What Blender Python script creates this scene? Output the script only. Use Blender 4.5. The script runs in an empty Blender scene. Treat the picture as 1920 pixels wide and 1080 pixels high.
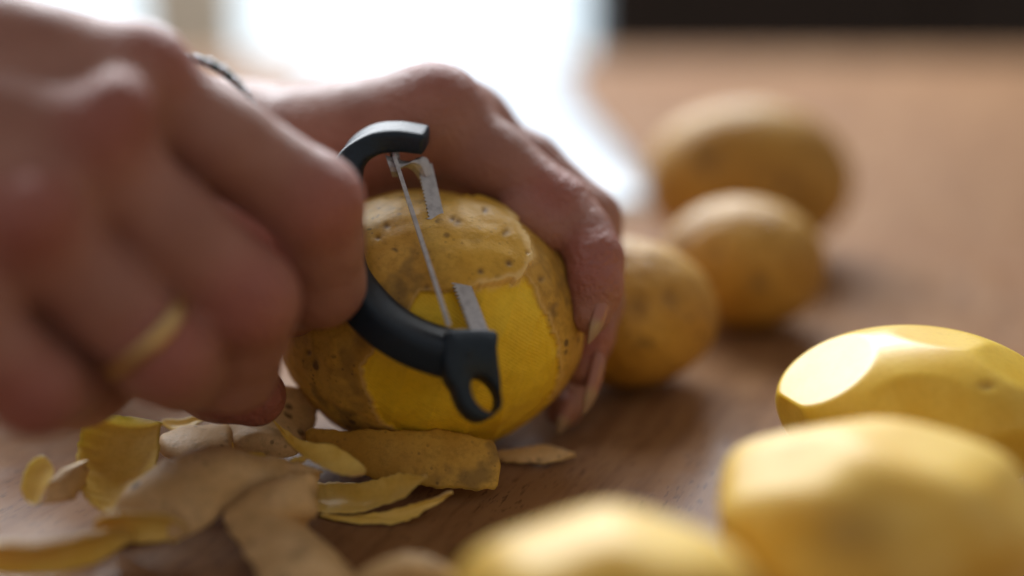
import bpy, bmesh, math, random
import numpy as np
from mathutils import Vector
from mathutils.bvhtree import BVHTree

# ------------------------------------------------------------------ camera, light
SC = bpy.context.scene
COL = SC.collection
FPX = 2667.0                       # focal length in pixels of a 1920 wide frame (50 mm lens)
CAM_H = 0.146
PITCH = math.atan(740 / FPX)
cam_data = bpy.data.cameras.new('camera')
cam = bpy.data.objects.new('camera', cam_data)
COL.objects.link(cam)
cam.location = (0, 0, CAM_H)
cam.rotation_euler = (math.pi / 2 - PITCH, 0, 0)
cam_data.lens = 50
cam_data.sensor_width = 36
cam_data.clip_start = 0.01
cam_data.clip_end = 100
cam_data.dof.use_dof = True
cam_data.dof.focus_distance = 0.356
cam_data.dof.aperture_fstop = 2.1
SC.camera = cam

W = bpy.data.worlds.new('World')
SC.world = W
W.use_nodes = True
bg = W.node_tree.nodes['Background']
bg.inputs[0].default_value = (1.0, 0.89, 0.80, 1)
bg.inputs[1].default_value = 0.30
SKY_STRENGTH = 1.9
SC.view_settings.view_transform = 'Standard'
SC.view_settings.look = 'None'
SC.view_settings.exposure = 0.18
SC.view_settings.gamma = 1.0
SC.cycles.use_denoising = True
SC.cycles.max_bounces = 8
SC.cycles.sample_clamp_indirect = 4.0

# added soft area light high behind the table, above the frame; no window there
lamp = bpy.data.lights.new('added_top_light', 'AREA')
lamp.shape = 'RECTANGLE'
lamp.size, lamp.size_y = 2.6, 1.1
lamp.energy = 120
lamp.color = (0.92, 0.96, 1.0)
lamp_o = bpy.data.objects.new('added_top_light', lamp)
COL.objects.link(lamp_o)
lamp_o.location = (-0.35, 2.45, 1.5)
lamp_o.rotation_euler = (Vector((0.08, 0.36, 0.03)) - Vector(lamp_o.location)).to_track_quat('-Z', 'Y').to_euler()

SP, CP = math.sin(PITCH), math.cos(PITCH)


def at(px, py, d):
    """world point seen at photograph pixel (px, py) at depth d along the viewing axis"""
    x = (px - 960) / FPX
    y = (py - 540) / FPX
    return np.array([x * d, d * (CP - y * SP), CAM_H - d * (SP + y * CP)])


def tz(px, py, z):
    """world point on the horizontal plane of height z seen at pixel (px, py)"""
    y = (py - 540) / FPX
    return at(px, py, (CAM_H - z) / (SP + y * CP))


def project(P):
    """photograph pixel and depth of world points (n,3)"""
    q = P - np.array([0, 0, CAM_H])
    d = q[:, 1] * CP - q[:, 2] * SP
    yd = -(q[:, 1] * SP + q[:, 2] * CP)
    return 960 + FPX * q[:, 0] / d, 540 + FPX * yd / d, d


# ------------------------------------------------------------------ helpers
def link(name, me, parent=None, mats=()):
    o = bpy.data.objects.new(name, me)
    COL.objects.link(o)
    for m in mats:
        me.materials.append(m)
    if parent is not None:
        o.parent = parent
    return o


def mesh_obj(name, V, F, mats, parent=None, origin=None, smooth=True, fmat=None, attrs=None):
    """one mesh object from world-space vertices"""
    V = np.asarray(V, dtype=np.float64)
    if parent is not None:
        base = np.array(parent.matrix_basis.translation)
        p = parent.parent
        while p is not None:
            base = base + np.array(p.matrix_basis.translation)
            p = p.parent
        loc = np.zeros(3)
        if origin is not None:
            loc = np.asarray(origin) - base
        L = V - base - loc
    else:
        loc = np.asarray(origin) if origin is not None else np.zeros(3)
        L = V - loc
    me = bpy.data.meshes.new(name)
    F = F.tolist() if isinstance(F, np.ndarray) else [list(f) for f in F]
    me.from_pydata(L.tolist(), [], F)
    me.update()
    if smooth:
        me.polygons.foreach_set('use_smooth', [True] * len(me.polygons))
    if fmat is not None:
        me.polygons.foreach_set('material_index', list(map(int, fmat)))
    if attrs:
        for k, a in attrs.items():
            at_ = me.attributes.new(k, 'FLOAT', 'POINT')
            at_.data.foreach_set('value', np.asarray(a, dtype=np.float32))
    o = link(name, me, parent, mats if isinstance(mats, (list, tuple)) else [mats])
    o.location = loc.tolist()
    return o


def empty(name, loc):
    o = bpy.data.objects.new(name, None)
    o.empty_display_size = 0.02
    COL.objects.link(o)
    o.location = [float(c) for c in loc]
    return o


def tag(o, label, cat, group=None):
    o['label'] = label
    o['category'] = cat
    if group:
        o['group'] = group
    return o


def structure(o):
    o['kind'] = 'structure'
    return o


def fix_normals(o):
    bm = bmesh.new()
    bm.from_mesh(o.data)
    bmesh.ops.recalc_face_normals(bm, faces=bm.faces)
    bm.to_mesh(o.data)
    bm.free()
    return o


def bevel(o, w, seg=2):
    m = o.modifiers.new('bevel', 'BEVEL')
    m.width = w
    m.segments = seg
    m.limit_method = 'ANGLE'
    return o


def box(lo, hi):
    x0, y0, z0 = lo
    x1, y1, z1 = hi
    V = [(x0, y0, z0), (x1, y0, z0), (x1, y1, z0), (x0, y1, z0), (x0, y0, z1), (x1, y0, z1), (x1, y1, z1), (x0, y1, z1)]
    F = [(0, 3, 2, 1), (4, 5, 6, 7), (0, 1, 5, 4), (1, 2, 6, 5), (2, 3, 7, 6), (3, 0, 4, 7)]
    return V, F


def boxes(*bs):
    V, F = [], []
    for lo, hi in bs:
        v, f = box(lo, hi)
        F += [tuple(i + len(V) for i in q) for q in f]
        V += v
    return V, F


def norm(v):
    v = np.asarray(v, dtype=float)
    return v / np.linalg.norm(v)


def smooth01(x):
    x = np.clip(x, 0, 1)
    return x * x * (3 - 2 * x)


class Waves:
    """smooth pseudo-noise, a sum of random plane waves"""
    def __init__(self, seed, freq, n=14):
        r = np.random.RandomState(seed)
        k = r.normal(size=(n, 3))
        k /= np.linalg.norm(k, axis=1)[:, None]
        self.k = k * freq * r.uniform(0.6, 1.5, (n, 1))
        self.p = r.uniform(0, 6.28, n)

    def __call__(self, P):
        return np.sin(P @ self.k.T + self.p).sum(1) / math.sqrt(len(self.p))


def cubesphere(n):
    g = np.tan(np.linspace(-math.pi / 4, math.pi / 4, n + 1))
    a, b = np.meshgrid(g, g, indexing='ij')
    o = np.ones_like(a)
    faces = [(o, a, b), (-o, b, a), (b, o, a), (a, -o, b), (a, b, o), (b, a, -o)]
    P, Q = [], []
    idx = np.arange((n + 1) ** 2).reshape(n + 1, n + 1)
    for k, f in enumerate(faces):
        P.append(np.stack([c.ravel() for c in f], 1))
        q = np.stack([idx[:-1, :-1], idx[1:, :-1], idx[1:, 1:], idx[:-1, 1:]], -1).reshape(-1, 4)
        Q.append(q + k * (n + 1) ** 2)
    P = np.concatenate(P)
    Q = np.concatenate(Q)
    P /= np.linalg.norm(P, axis=1)[:, None]
    key = np.round(P * 1e5).astype(np.int64)
    _, first, inv = np.unique(key, axis=0, return_index=True, return_inverse=True)
    return P[first], inv.ravel()[Q]


def rot(rx, ry, rz):
    cx, sx, cy, sy, cz, sz = math.cos(rx), math.sin(rx), math.cos(ry), math.sin(ry), math.cos(rz), math.sin(rz)
    X = np.array([[1, 0, 0], [0, cx, -sx], [0, sx, cx]])
    Y = np.array([[cy, 0, sy], [0, 1, 0], [-sy, 0, cy]])
    Z = np.array([[cz, -sz, 0], [sz, cz, 0], [0, 0, 1]])
    return Z @ Y @ X


def poly_sd(X, Y, poly):
    """signed distance to a polygon, negative inside"""
    P = np.array(poly, float)
    n = len(P)
    best = np.full(X.shape, 1e9)
    ins = np.zeros(X.shape, bool)
    for i in range(n):
        a, b = P[i], P[(i + 1) % n]
        ex, ey = b - a
        wx, wy = X - a[0], Y - a[1]
        t = np.clip((wx * ex + wy * ey) / (ex * ex + ey * ey), 0, 1)
        best = np.minimum(best, (wx - ex * t) ** 2 + (wy - ey * t) ** 2)
        c = (a[1] <= Y) != (b[1] <= Y)
        with np.errstate(divide='ignore', invalid='ignore'):
            xi = a[0] + (Y - a[1]) / (ey if ey != 0 else 1e-9) * ex
        ins ^= c & (X < xi)
    d = np.sqrt(best)
    return np.where(ins, -d, d)


def catmull(pts, n):
    pts = np.array(pts, float)
    P = np.vstack([2 * pts[0] - pts[1], pts, 2 * pts[-1] - pts[-2]])
    out = []
    m = len(pts) - 1
    for s in np.linspace(0, m, n):
        i = min(int(s), m - 1)
        t = s - i
        a, b, c, d = P[i], P[i + 1], P[i + 2], P[i + 3]
        out.append(0.5 * (2 * b + (c - a) * t + (2 * a - 5 * b + 4 * c - d) * t * t + (3 * b - a - 3 * c + d) * t ** 3))
    return np.array(out)


# ------------------------------------------------------------------ signed distance skins (bodies)
class Field:
    def __init__(self, lo, hi, h):
        self.lo = np.array(lo, float)
        self.h = h
        self.n = np.ceil((np.array(hi) - self.lo) / h).astype(int) + 1
        self.ax = [(self.lo[i] + h * np.arange(self.n[i])).astype(np.float32) for i in range(3)]

    def blank(self):
        return np.full(self.n, 1.0, np.float32)

    def cone(self, f, a, b, r1, r2, k):
        """smooth-union a tapered limb segment into f"""
        a, b = np.asarray(a, np.float32), np.asarray(b, np.float32)
        R = max(r1, r2) + 2.5 * k + 3 * self.h
        lo = np.minimum(a, b) - R
        hi = np.maximum(a, b) + R
        s = []
        for i in range(3):
            i0 = max(0, int((lo[i] - self.lo[i]) / self.h))
            i1 = min(self.n[i], int((hi[i] - self.lo[i]) / self.h) + 2)
            if i1 <= i0:
                return f
            s.append(slice(i0, i1))
        X = self.ax[0][s[0]][:, None, None] - a[0]
        Y = self.ax[1][s[1]][None, :, None] - a[1]
        Z = self.ax[2][s[2]][None, None, :] - a[2]
        e = b - a
        t = np.clip((X * e[0] + Y * e[1] + Z * e[2]) / max(float(e @ e), 1e-12), 0, 1)
        d = np.sqrt((X - t * e[0]) ** 2 + (Y - t * e[1]) ** 2 + (Z - t * e[2]) ** 2) - (r1 + (r2 - r1) * t)
        sub = f[s[0], s[1], s[2]]
        f[s[0], s[1], s[2]] = smin(sub, d.astype(np.float32), k)
        return f


def smin(a, b, k):
    h = np.maximum(k - np.abs(a - b), 0) / k
    return np.minimum(a, b) - h * h * k * 0.25


def surface_nets(f, lo, h):
    ins = f < 0
    X, Y, Z = f.shape
    cnt = np.zeros((X - 1, Y - 1, Z - 1), np.int8)
    corners = [(i, j, k) for i in (0, 1) for j in (0, 1) for k in (0, 1)]
    for i, j, k in corners:
        cnt += ins[i:X - 1 + i, j:Y - 1 + j, k:Z - 1 + k]
    act = (cnt > 0) & (cnt < 8)
    C = np.argwhere(act)
    idx = np.full(act.shape, -1, np.int64)
    idx[act] = np.arange(len(C))
    acc = np.zeros((len(C), 3))
    num = np.zeros(len(C))
    for a in corners:
        for ax in range(3):
            if a[ax]:
                continue
            b = list(a)
            b[ax] = 1
            fa = f[C[:, 0] + a[0], C[:, 1] + a[1], C[:, 2] + a[2]]
            fb = f[C[:, 0] + b[0], C[:, 1] + b[1], C[:, 2] + b[2]]
            m = (fa < 0) != (fb < 0)
            t = np.where(m, fa / np.where(m, fa - fb, 1), 0)
            p = np.repeat(np.array(a, float)[None], len(C), 0)
            p[:, ax] += t
            acc[m] += p[m]
            num += m
    V = (C + acc / num[:, None]) * h + lo
    F = []
    for ax in range(3):
        u, v = (ax + 1) % 3, (ax + 2) % 3
        sl0 = [slice(None)] * 3
        sl1 = [slice(None)] * 3
        sl0[ax] = slice(0, -1)
        sl1[ax] = slice(1, None)
        A, B = ins[tuple(sl0)], ins[tuple(sl1)]
        E = np.argwhere(A != B)
        E = E[(E[:, u] > 0) & (E[:, v] > 0) & (E[:, u] < f.shape[u] - 1) & (E[:, v] < f.shape[v] - 1)]
        flip = A[E[:, 0], E[:, 1], E[:, 2]]
        q = []
        for du, dv in ((0, 0), (1, 0), (1, 1), (0, 1)):
            e = E.copy()
            e[:, u] -= du
            e[:, v] -= dv
            q.append(idx[e[:, 0], e[:, 1], e[:, 2]])
        q = np.stack(q, 1)
        q[~flip] = q[~flip][:, ::-1]
        F.append(q)
    F = np.concatenate(F)
    return V, F


def relax(V, F, it=3, lam=0.5):
    e = np.concatenate([F[:, [0, 1]], F[:, [1, 2]], F[:, [2, 3]], F[:, [3, 0]]])
    e = np.concatenate([e, e[:, ::-1]])
    n = np.bincount(e[:, 0], minlength=len(V)).astype(float)[:, None]
    for _ in range(it):
        s = np.stack([np.bincount(e[:, 0], weights=V[e[:, 1], c], minlength=len(V)) for c in range(3)], 1)
        V = V + lam * (s / np.maximum(n, 1) - V)
    return V


# ------------------------------------------------------------------ materials
class Mat:
    def __init__(self, name):
        self.m = bpy.data.materials.new(name)
        self.m.use_nodes = True
        self.t = self.m.node_tree
        self.n = self.t.nodes
        self.b = self.n['Principled BSDF']
        self.tc = self.n.new('ShaderNodeTexCoord').outputs['Object']

    def set(self, **kw):
        for k, v in kw.items():
            s = self.b.inputs[k.replace('_', ' ')]
            s.default_value = v if not (isinstance(v, tuple) and len(v) == 3 and s.type == 'RGBA') else (*v, 1)
        return self

    def l(self, a, b):
        self.t.links.new(a, b)

    def mapping(self, scale=(1, 1, 1), r=(0, 0, 0)):
        m = self.n.new('ShaderNodeMapping')
        m.inputs['Scale'].default_value = scale
        m.inputs['Rotation'].default_value = r
        self.l(self.tc, m.inputs[0])
        return m.outputs[0]

    def noise(self, scale, detail=4, rough=0.55, vec=None):
        t = self.n.new('ShaderNodeTexNoise')
        t.inputs['Scale'].default_value = scale
        t.inputs['Detail'].default_value = detail
        t.inputs['Roughness'].default_value = rough
        self.l(vec or self.tc, t.inputs['Vector'])
        return t.outputs['Fac']

    def voronoi(self, scale, vec=None, out='Distance', rnd=1.0):
        t = self.n.new('ShaderNodeTexVoronoi')
        t.inputs['Scale'].default_value = scale
        t.inputs['Randomness'].default_value = rnd
        self.l(vec or self.tc, t.inputs['Vector'])
        return t.outputs[out]

    def ramp(self, fac, a, b, lo=0.0, hi=1.0):
        r = self.n.new('ShaderNodeMapRange')
        r.interpolation_type = 'SMOOTHSTEP'
        r.inputs['From Min'].default_value = a
        r.inputs['From Max'].default_value = b
        r.inputs['To Min'].default_value = lo
        r.inputs['To Max'].default_value = hi
        self.l(fac, r.inputs['Value'])
        return r.outputs['Result']

    def math(self, op, a, b):
        m = self.n.new('ShaderNodeMath')
        m.operation = op
        for i, s in enumerate((a, b)):
            if isinstance(s, (int, float)):
                m.inputs[i].default_value = s
            else:
                self.l(s, m.inputs[i])
        return m.outputs[0]

    def mix(self, fac, a, b, blend='MIX'):
        m = self.n.new('ShaderNodeMix')
        m.data_type = 'RGBA'
        m.blend_type = blend
        for s, v in ((m.inputs[0], fac), (m.inputs[6], a), (m.inputs[7], b)):
            if isinstance(v, tuple):
                s.default_value = (*v, 1)
            elif isinstance(v, (int, float)):
                s.default_value = v
            else:
                self.l(v, s)
        return m.outputs[2]

    def attr(self, name):
        a = self.n.new('ShaderNodeAttribute')
        a.attribute_name = name
        return a.outputs['Fac']

    def bump(self, h, strength, dist, prev=None):
        b = self.n.new('ShaderNodeBump')
        b.inputs['Strength'].default_value = strength
        b.inputs['Distance'].default_value = dist
        self.l(h, b.inputs['Height'])
        if prev is not None:
            self.l(prev, b.inputs['Normal'])
        return b.outputs[0]

    def color(self, c):
        self.l(c, self.b.inputs['Base Color'])

    def normal(self, s):
        self.l(s, self.b.inputs['Normal'])


def skin_colour(M, light, dark, spot, dens=1.0):
    c = M.mix(M.ramp(M.noise(55, 4, 0.6), 0.35, 0.68), dark, light)
    c = M.mix(M.ramp(M.noise(420, 4, 0.7), 0.42, 0.72, 0, 0.45), c, tuple(x * 0.55 for x in dark))
    big = M.ramp(M.noise(75, 3), 0.56, 0.72, 0, 0.55)
    c = M.mix(big, c, tuple(x * 0.62 for x in spot[:1]) + (spot[1] * 0.8, spot[2] * 1.1))
    v = M.voronoi(170 * dens)
    n = M.noise(95, 2)
    dots = M.math('MULTIPLY', M.ramp(v, 0.10, 0.22, 1, 0), M.ramp(n, 0.46, 0.56, 0, 0.85))
    c = M.mix(dots, c, spot)
    v2 = M.voronoi(520 * dens)
    d2 = M.math('MULTIPLY', M.ramp(v2, 0.12, 0.26, 1, 0), M.ramp(M.noise(130, 2), 0.45, 0.62, 0, 0.55))
    c = M.mix(d2, c, spot)
    return c, dots, d2


def flesh_colour(M, light, dark):
    c = M.mix(M.ramp(M.noise(70, 3), 0.3, 0.7), dark, light)
    c = M.mix(M.ramp(M.noise(700, 3), 0.4, 0.75, 0, 0.25), c, tuple(x * 0.75 for x in dark))
    return c


def mat_potato_skin(name, light=(0.61, 0.35, 0.07), dark=(0.47, 0.245, 0.038), dens=1.0):
    M = Mat(name)
    c, dots, d2 = skin_colour(M, light, dark, (0.085, 0.045, 0.022), dens)
    M.color(M.mix(M.attr('eye'), c, (0.12, 0.06, 0.03)))
    M.set(Roughness=0.5, Specular_IOR_Level=0.35)
    h = M.noise(600, 5, 0.65)
    n1 = M.bump(h, 0.35, 0.0006)
    n2 = M.bump(dots, -0.5, 0.0006, n1)
    M.normal(n2)
    return M.m


def mat_flesh(name, light=(0.88, 0.61, 0.09), dark=(0.80, 0.50, 0.04), rough=0.35, sss=0.25, groove=900):
    M = Mat(name)
    M.color(M.mix(M.attr('eye'), flesh_colour(M, light, dark), (0.30, 0.17, 0.045)))
    M.set(Roughness=rough, Specular_IOR_Level=0.5, Subsurface_Weight=sss, Subsurface_Scale=0.004)
    M.b.inputs['Subsurface Radius'].default_value = (1.0, 0.7, 0.2)
    w = M.n.new('ShaderNodeTexWave')
    w.inputs['Scale'].default_value = groove
    w.inputs['Distortion'].default_value = 3
    w.inputs['Detail'].default_value = 2
    w.inputs['Detail Scale'].default_value = 0.4
    M.l(M.mapping((1, 0.35, 0.6), (0, 0, 0.6)), w.inputs['Vector'])
    n1 = M.bump(w.outputs['Fac'], 0.035, 0.0003)
    M.normal(M.bump(M.noise(500, 3, 0.6), 0.12, 0.0004, n1))
    return M.m


def mat_half_peeled():
    M = Mat('half_peeled_potato')
    sk, dots, d2 = skin_colour(M, (0.69, 0.43, 0.085), (0.53, 0.295, 0.045), (0.10, 0.055, 0.03), 0.9)
    fl = flesh_colour(M, (0.93, 0.66, 0.045), (0.82, 0.53, 0.022))
    c = M.mix(M.attr('flap'), sk, M.mix(0.55, sk, (0.68, 0.40, 0.03)))
    c = M.mix(M.attr('stain'), c, (0.17, 0.10, 0.045))
    c = M.mix(M.attr('flesh'), c, fl)
    c = M.mix(M.attr('rim'), c, (0.78, 0.55, 0.22))
    M.color(c)
    M.l(M.ramp(M.attr('flesh'), 0, 1, 0.5, 0.4), M.b.inputs['Roughness'])
    M.set(Specular_IOR_Level=0.28, Subsurface_Weight=0.12, Subsurface_Scale=0.003)
    M.b.inputs['Subsurface Radius'].default_value = (1.0, 0.7, 0.2)
    w = M.n.new('ShaderNodeTexWave')
    w.inputs['Scale'].default_value = 420
    w.inputs['Distortion'].default_value = 2
    w.inputs['Detail'].default_value = 2
    w.inputs['Detail Scale'].default_value = 0.5
    M.l(M.mapping((1, 0.2, 1), (0, 0.9, 0)), w.inputs['Vector'])
    g = M.math('MULTIPLY', w.outputs['Fac'], M.attr('flesh'))
    n1 = M.bump(g, 0.15, 0.0004)
    n2 = M.bump(M.noise(650, 5, 0.65), 0.32, 0.0006, n1)
    n3 = M.bump(M.math('MULTIPLY', dots, M.ramp(M.attr('flesh'), 0, 1, 1, 0)), -0.3, 0.0006, n2)
    M.normal(n3)
    return M.m


def mat_human(name):
    M = Mat(name)
    c = M.mix(M.ramp(M.noise(45, 4), 0.32, 0.68), (0.32, 0.145, 0.112), (0.40, 0.20, 0.157))
    c = M.mix(M.ramp(M.attr('red'), 0, 1, 0, 0.6), c, (0.38, 0.105, 0.09))
    c = M.mix(M.ramp(M.noise(900, 3), 0.45, 0.75, 0, 0.25), c, (0.30, 0.12, 0.075))
    M.color(c)
    M.set(Specular_IOR_Level=0.5, Subsurface_Weight=0.2, Subsurface_Scale=0.004, Coat_Weight=0.09, Coat_Roughness=0.22)
    M.l(M.ramp(M.noise(160, 3), 0.3, 0.7, 0.45, 0.6), M.b.inputs['Roughness'])
    M.b.inputs['Subsurface Radius'].default_value = (1.0, 0.35, 0.2)
    n1 = M.bump(M.voronoi(1100), 0.45, 0.0004, M.bump(M.noise(330, 5, 0.65), 0.6, 0.0012))
    wr = M.math('MULTIPLY', M.noise(500, 3, 0.5, M.mapping((1, 1, 1))), M.attr('red'))
    M.normal(M.bump(wr, 0.7, 0.0030, n1))
    return M.m


def mat_wood(name):
    M = Mat(name)

    def stretched(f):
        a = M.mapping((1, 1, 1), (0, 0, math.radians(22)))
        m = M.n.new('ShaderNodeMapping')
        m.inputs['Scale'].default_value = (1, f, 1)
        M.l(a, m.inputs[0])
        return m.outputs[0]
    g = stretched(0.10)
    base = M.mix(M.ramp(M.noise(30, 4, 0.6, g), 0.3, 0.7), (0.25, 0.127, 0.055), (0.335, 0.182, 0.085))
    base = M.mix(M.ramp(M.noise(220, 5, 0.65, g), 0.4, 0.7, 0, 0.6), base, (0.155, 0.066, 0.026))
    base = M.mix(M.ramp(M.noise(14, 3), 0.45, 0.7, 0, 0.35), base, (0.20, 0.08, 0.032))
    g2 = stretched(0.16)
    por = M.math('MULTIPLY', M.ramp(M.noise(1150, 2, 0.5, g2), 0.57, 0.66), M.ramp(M.noise(90, 3), 0.36, 0.58, 0, 0.8))
    base = M.mix(por, base, (0.11, 0.05, 0.025))
    M.color(base)
    M.l(M.ramp(M.noise(60, 4), 0.3, 0.7, 0.62, 0.8), M.b.inputs['Roughness'])
    M.set(Specular_IOR_Level=0.10, Coat_Weight=0.13, Coat_Roughness=0.2)
    n1 = M.bump(por, -0.6, 0.0005)
    M.normal(M.bump(M.noise(500, 4, 0.6, g2), 0.25, 0.0004, n1))
    return M.m


def mat_simple(name, col, rough=0.5, metal=0.0, nscale=200, var=0.25, bmp=0.1, bd=0.0005, spec=0.5):
    M = Mat(name)
    c = M.mix(M.ramp(M.noise(nscale, 4), 0.3, 0.7), tuple(x * (1 - var) for x in col), col)
    M.color(c)
    M.set(Roughness=rough, Metallic=metal, Specular_IOR_Level=spec)
    M.normal(M.bump(M.noise(nscale * 4, 3), bmp, bd))
    return M.m


def mat_steel():
    M = Mat('blade_steel')
    g = M.mapping((0.3, 0.3, 6))
    c = M.mix(M.ramp(M.noise(350, 4, 0.6), 0.45, 0.65), (0.48, 0.48, 0.51), (0.40, 0.40, 0.43))
    M.color(c)
    M.set(Metallic=1.0)
    M.l(M.ramp(M.noise(700, 4), 0.3, 0.7, 0.32, 0.55), M.b.inputs['Roughness'])
    M.normal(M.bump(M.noise(900, 4), 0.3, 0.0003))
    return M.m


def mat_nail():
    M = Mat('fingernail')
    a = M.attr('tip')
    c = M.mix(M.ramp(a, 0.5, 0.72), (0.37, 0.17, 0.14), (0.40, 0.28, 0.19))
    M.color(c)
    M.set(Roughness=0.25, Subsurface_Weight=0.1, Subsurface_Scale=0.002)
    M.normal(M.bump(M.noise(400, 2), 0.1, 0.0002))
    return M.m


def mat_glass():
    m = bpy.data.materials.new('window_glass')
    m.use_nodes = True
    t = m.node_tree
    t.nodes.clear()
    o = t.nodes.new('ShaderNodeOutputMaterial')
    mx = t.nodes.new('ShaderNodeMixShader')
    tr = t.nodes.new('ShaderNodeBsdfTransparent')
    gl = t.nodes.new('ShaderNodeBsdfGlossy')
    gl.inputs['Roughness'].default_value = 0.02
    mx.inputs[0].default_value = 0.06
    t.links.new(tr.outputs[0], mx.inputs[1])
    t.links.new(gl.outputs[0], mx.inputs[2])
    t.links.new(mx.outputs[0], o.inputs[0])
    return m


def mat_sky():
    m = bpy.data.materials.new('bright_sky')
    m.use_nodes = True
    t = m.node_tree
    t.nodes.clear()
    o = t.nodes.new('ShaderNodeOutputMaterial')
    e = t.nodes.new('ShaderNodeEmission')
    e.inputs[0].default_value = (0.78, 0.91, 1.0, 1)
    e.inputs[1].default_value = SKY_STRENGTH
    t.links.new(e.outputs[0], o.inputs[0])
    return m


MT = {
    'wood': mat_wood('varnished_beech'),
    'skin': mat_potato_skin('potato_skin'),
    'flesh': mat_flesh('potato_flesh'),
    'cream': mat_flesh('pale_potato_flesh', (0.90, 0.635, 0.16), (0.82, 0.51, 0.075), rough=0.48),
    'peel_skin': mat_potato_skin('peel_skin', (0.80, 0.57, 0.31), (0.62, 0.41, 0.19), 0.7),
    'peel_flesh': mat_flesh('peel_flesh', (0.90, 0.66, 0.20), (0.80, 0.53, 0.10), rough=0.36, sss=0.15),
    'half': mat_half_peeled(),
    'human': mat_human('human_skin'),
    'plastic': mat_simple('black_plastic', (0.008, 0.022, 0.042), 0.45, nscale=900, bmp=0.25, bd=0.0003, spec=0.35),
    'steel': mat_steel(),
    'gold': mat_simple('gold', (0.70, 0.52, 0.25), 0.4, 1.0, var=0.1),
    'bead': mat_simple('bead_glass', (0.05, 0.10, 0.12), 0.12, nscale=80, var=0.6),
    'silver': mat_simple('silver', (0.38, 0.39, 0.43), 0.35, 1.0, var=0.3),
    'nail': mat_nail(),
    'cabinet': mat_simple('dark_stained_wood', (0.022, 0.014, 0.011), 0.5, nscale=8, bd=0.001),
    'knob': mat_simple('dull_brass', (0.25, 0.19, 0.10), 0.4, 1.0),
    'frame': mat_simple('cream_paint', (0.62, 0.55, 0.44), 0.45, nscale=6, var=0.08),
    'wall': mat_simple('beige_plaster', (0.52, 0.44, 0.36), 0.9, nscale=5, var=0.1),
    'floor': mat_simple('brown_floor', (0.20, 0.12, 0.07), 0.5, nscale=4),
    'sheet': mat_simple('glossy_white_sheet', (0.52, 0.61, 0.70), 0.35, nscale=40, var=0.04, bmp=0.3, bd=0.002, spec=0.6),
    'glass': mat_glass(),
    'sky': mat_sky(),
}

# ------------------------------------------------------------------ setting
structure(mesh_obj('floor', *box((-4, -2.5, -0.79), (4, 3.2, -0.75)), MT['floor'], smooth=False))
WX0, WX1, WZ0, WZ1, WY = -1.9, 2.1, -0.70, 1.1, 2.9       # window opening
structure(mesh_obj('wall', *boxes(((-4, WY, -0.745), (WX0, WY + 0.2, 1.9)), ((WX1, WY, -0.745), (4, WY + 0.2, 1.9)),
                                  ((WX0, WY, WZ1), (WX1, WY + 0.2, 1.9)), ((WX0, WY, -0.745), (WX1, WY + 0.2, WZ0))),
                   MT['wall'], smooth=False))
structure(mesh_obj('sky', [(WX0 - 0.4, WY + 0.5, WZ0 - 0.4), (WX1 + 0.4, WY + 0.5, WZ0 - 0.4),
                           (WX1 + 0.4, WY + 0.5, WZ1 + 0.3), (WX0 - 0.4, WY + 0.5, WZ1 + 0.3)], [(0, 1, 2, 3)],
                   MT['sky'], smooth=False))

win = tag(empty('window', (0.1, WY + 0.08, WZ0)), 'tall glazed window glowing white behind the table', 'window')
posts = [WX0, -0.765, 0.62, WX1 - 0.07]
PW = [0.07, 0.215, 0.07, 0.07]
for x, pw in zip(posts, PW):
    bevel(mesh_obj('stile', *box((x, WY + 0.03, WZ0), (x + pw, WY + 0.10, WZ1)), MT['frame'], win, smooth=False), 0.004)
for z in (WZ0, WZ1 - 0.07):
    for a, b in zip([x + w for x, w in zip(posts[:-1], PW)], posts[1:]):
        bevel(mesh_obj('rail', *box((a, WY + 0.03, z), (b, WY + 0.10, z + 0.07)), MT['frame'], win, smooth=False), 0.004)
for a, b in zip([x + w for x, w in zip(posts[:-1], PW)], posts[1:]):
    mesh_obj('pane', *box((a, WY + 0.062, WZ0 + 0.07), (b, WY + 0.068, WZ1 - 0.07)), MT['glass'], win, smooth=False)

cab = tag(empty('cabinet', (1.2, 2.5, -0.75)), 'dark brown cabinet at the far end of the room beside the window', 'cabinet')
CX0, CX1, CY0, CY1, CZ1 = 0.125, 2.3, 2.3, 2.75, 0.70
bevel(mesh_obj('body', *boxes(((CX0, CY0, -0.69), (CX1, CY1, CZ1)), ((CX0 + 0.05, CY0 + 0.05, -0.75), (CX1 - 0.05, CY1 - 0.05, -0.69))),
               MT['cabinet'], cab, smooth=False), 0.004)
for i in range(4):
    x0 = CX0 + 0.02 + i * 0.535
    bevel(mesh_obj('door', *box((x0, CY0 - 0.02, -0.66), (x0 + 0.525, CY0 - 0.002, CZ1 - 0.03)), MT['cabinet'], cab, smooth=False), 0.004)
    P, Q = cubesphere(6)
    kx = x0 + (0.48 if i % 2 == 0 else 0.045)
    mesh_obj('knob', P * 0.014 + np.array([kx, CY0 - 0.032, 0.05]), Q, MT['knob'], cab)

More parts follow.
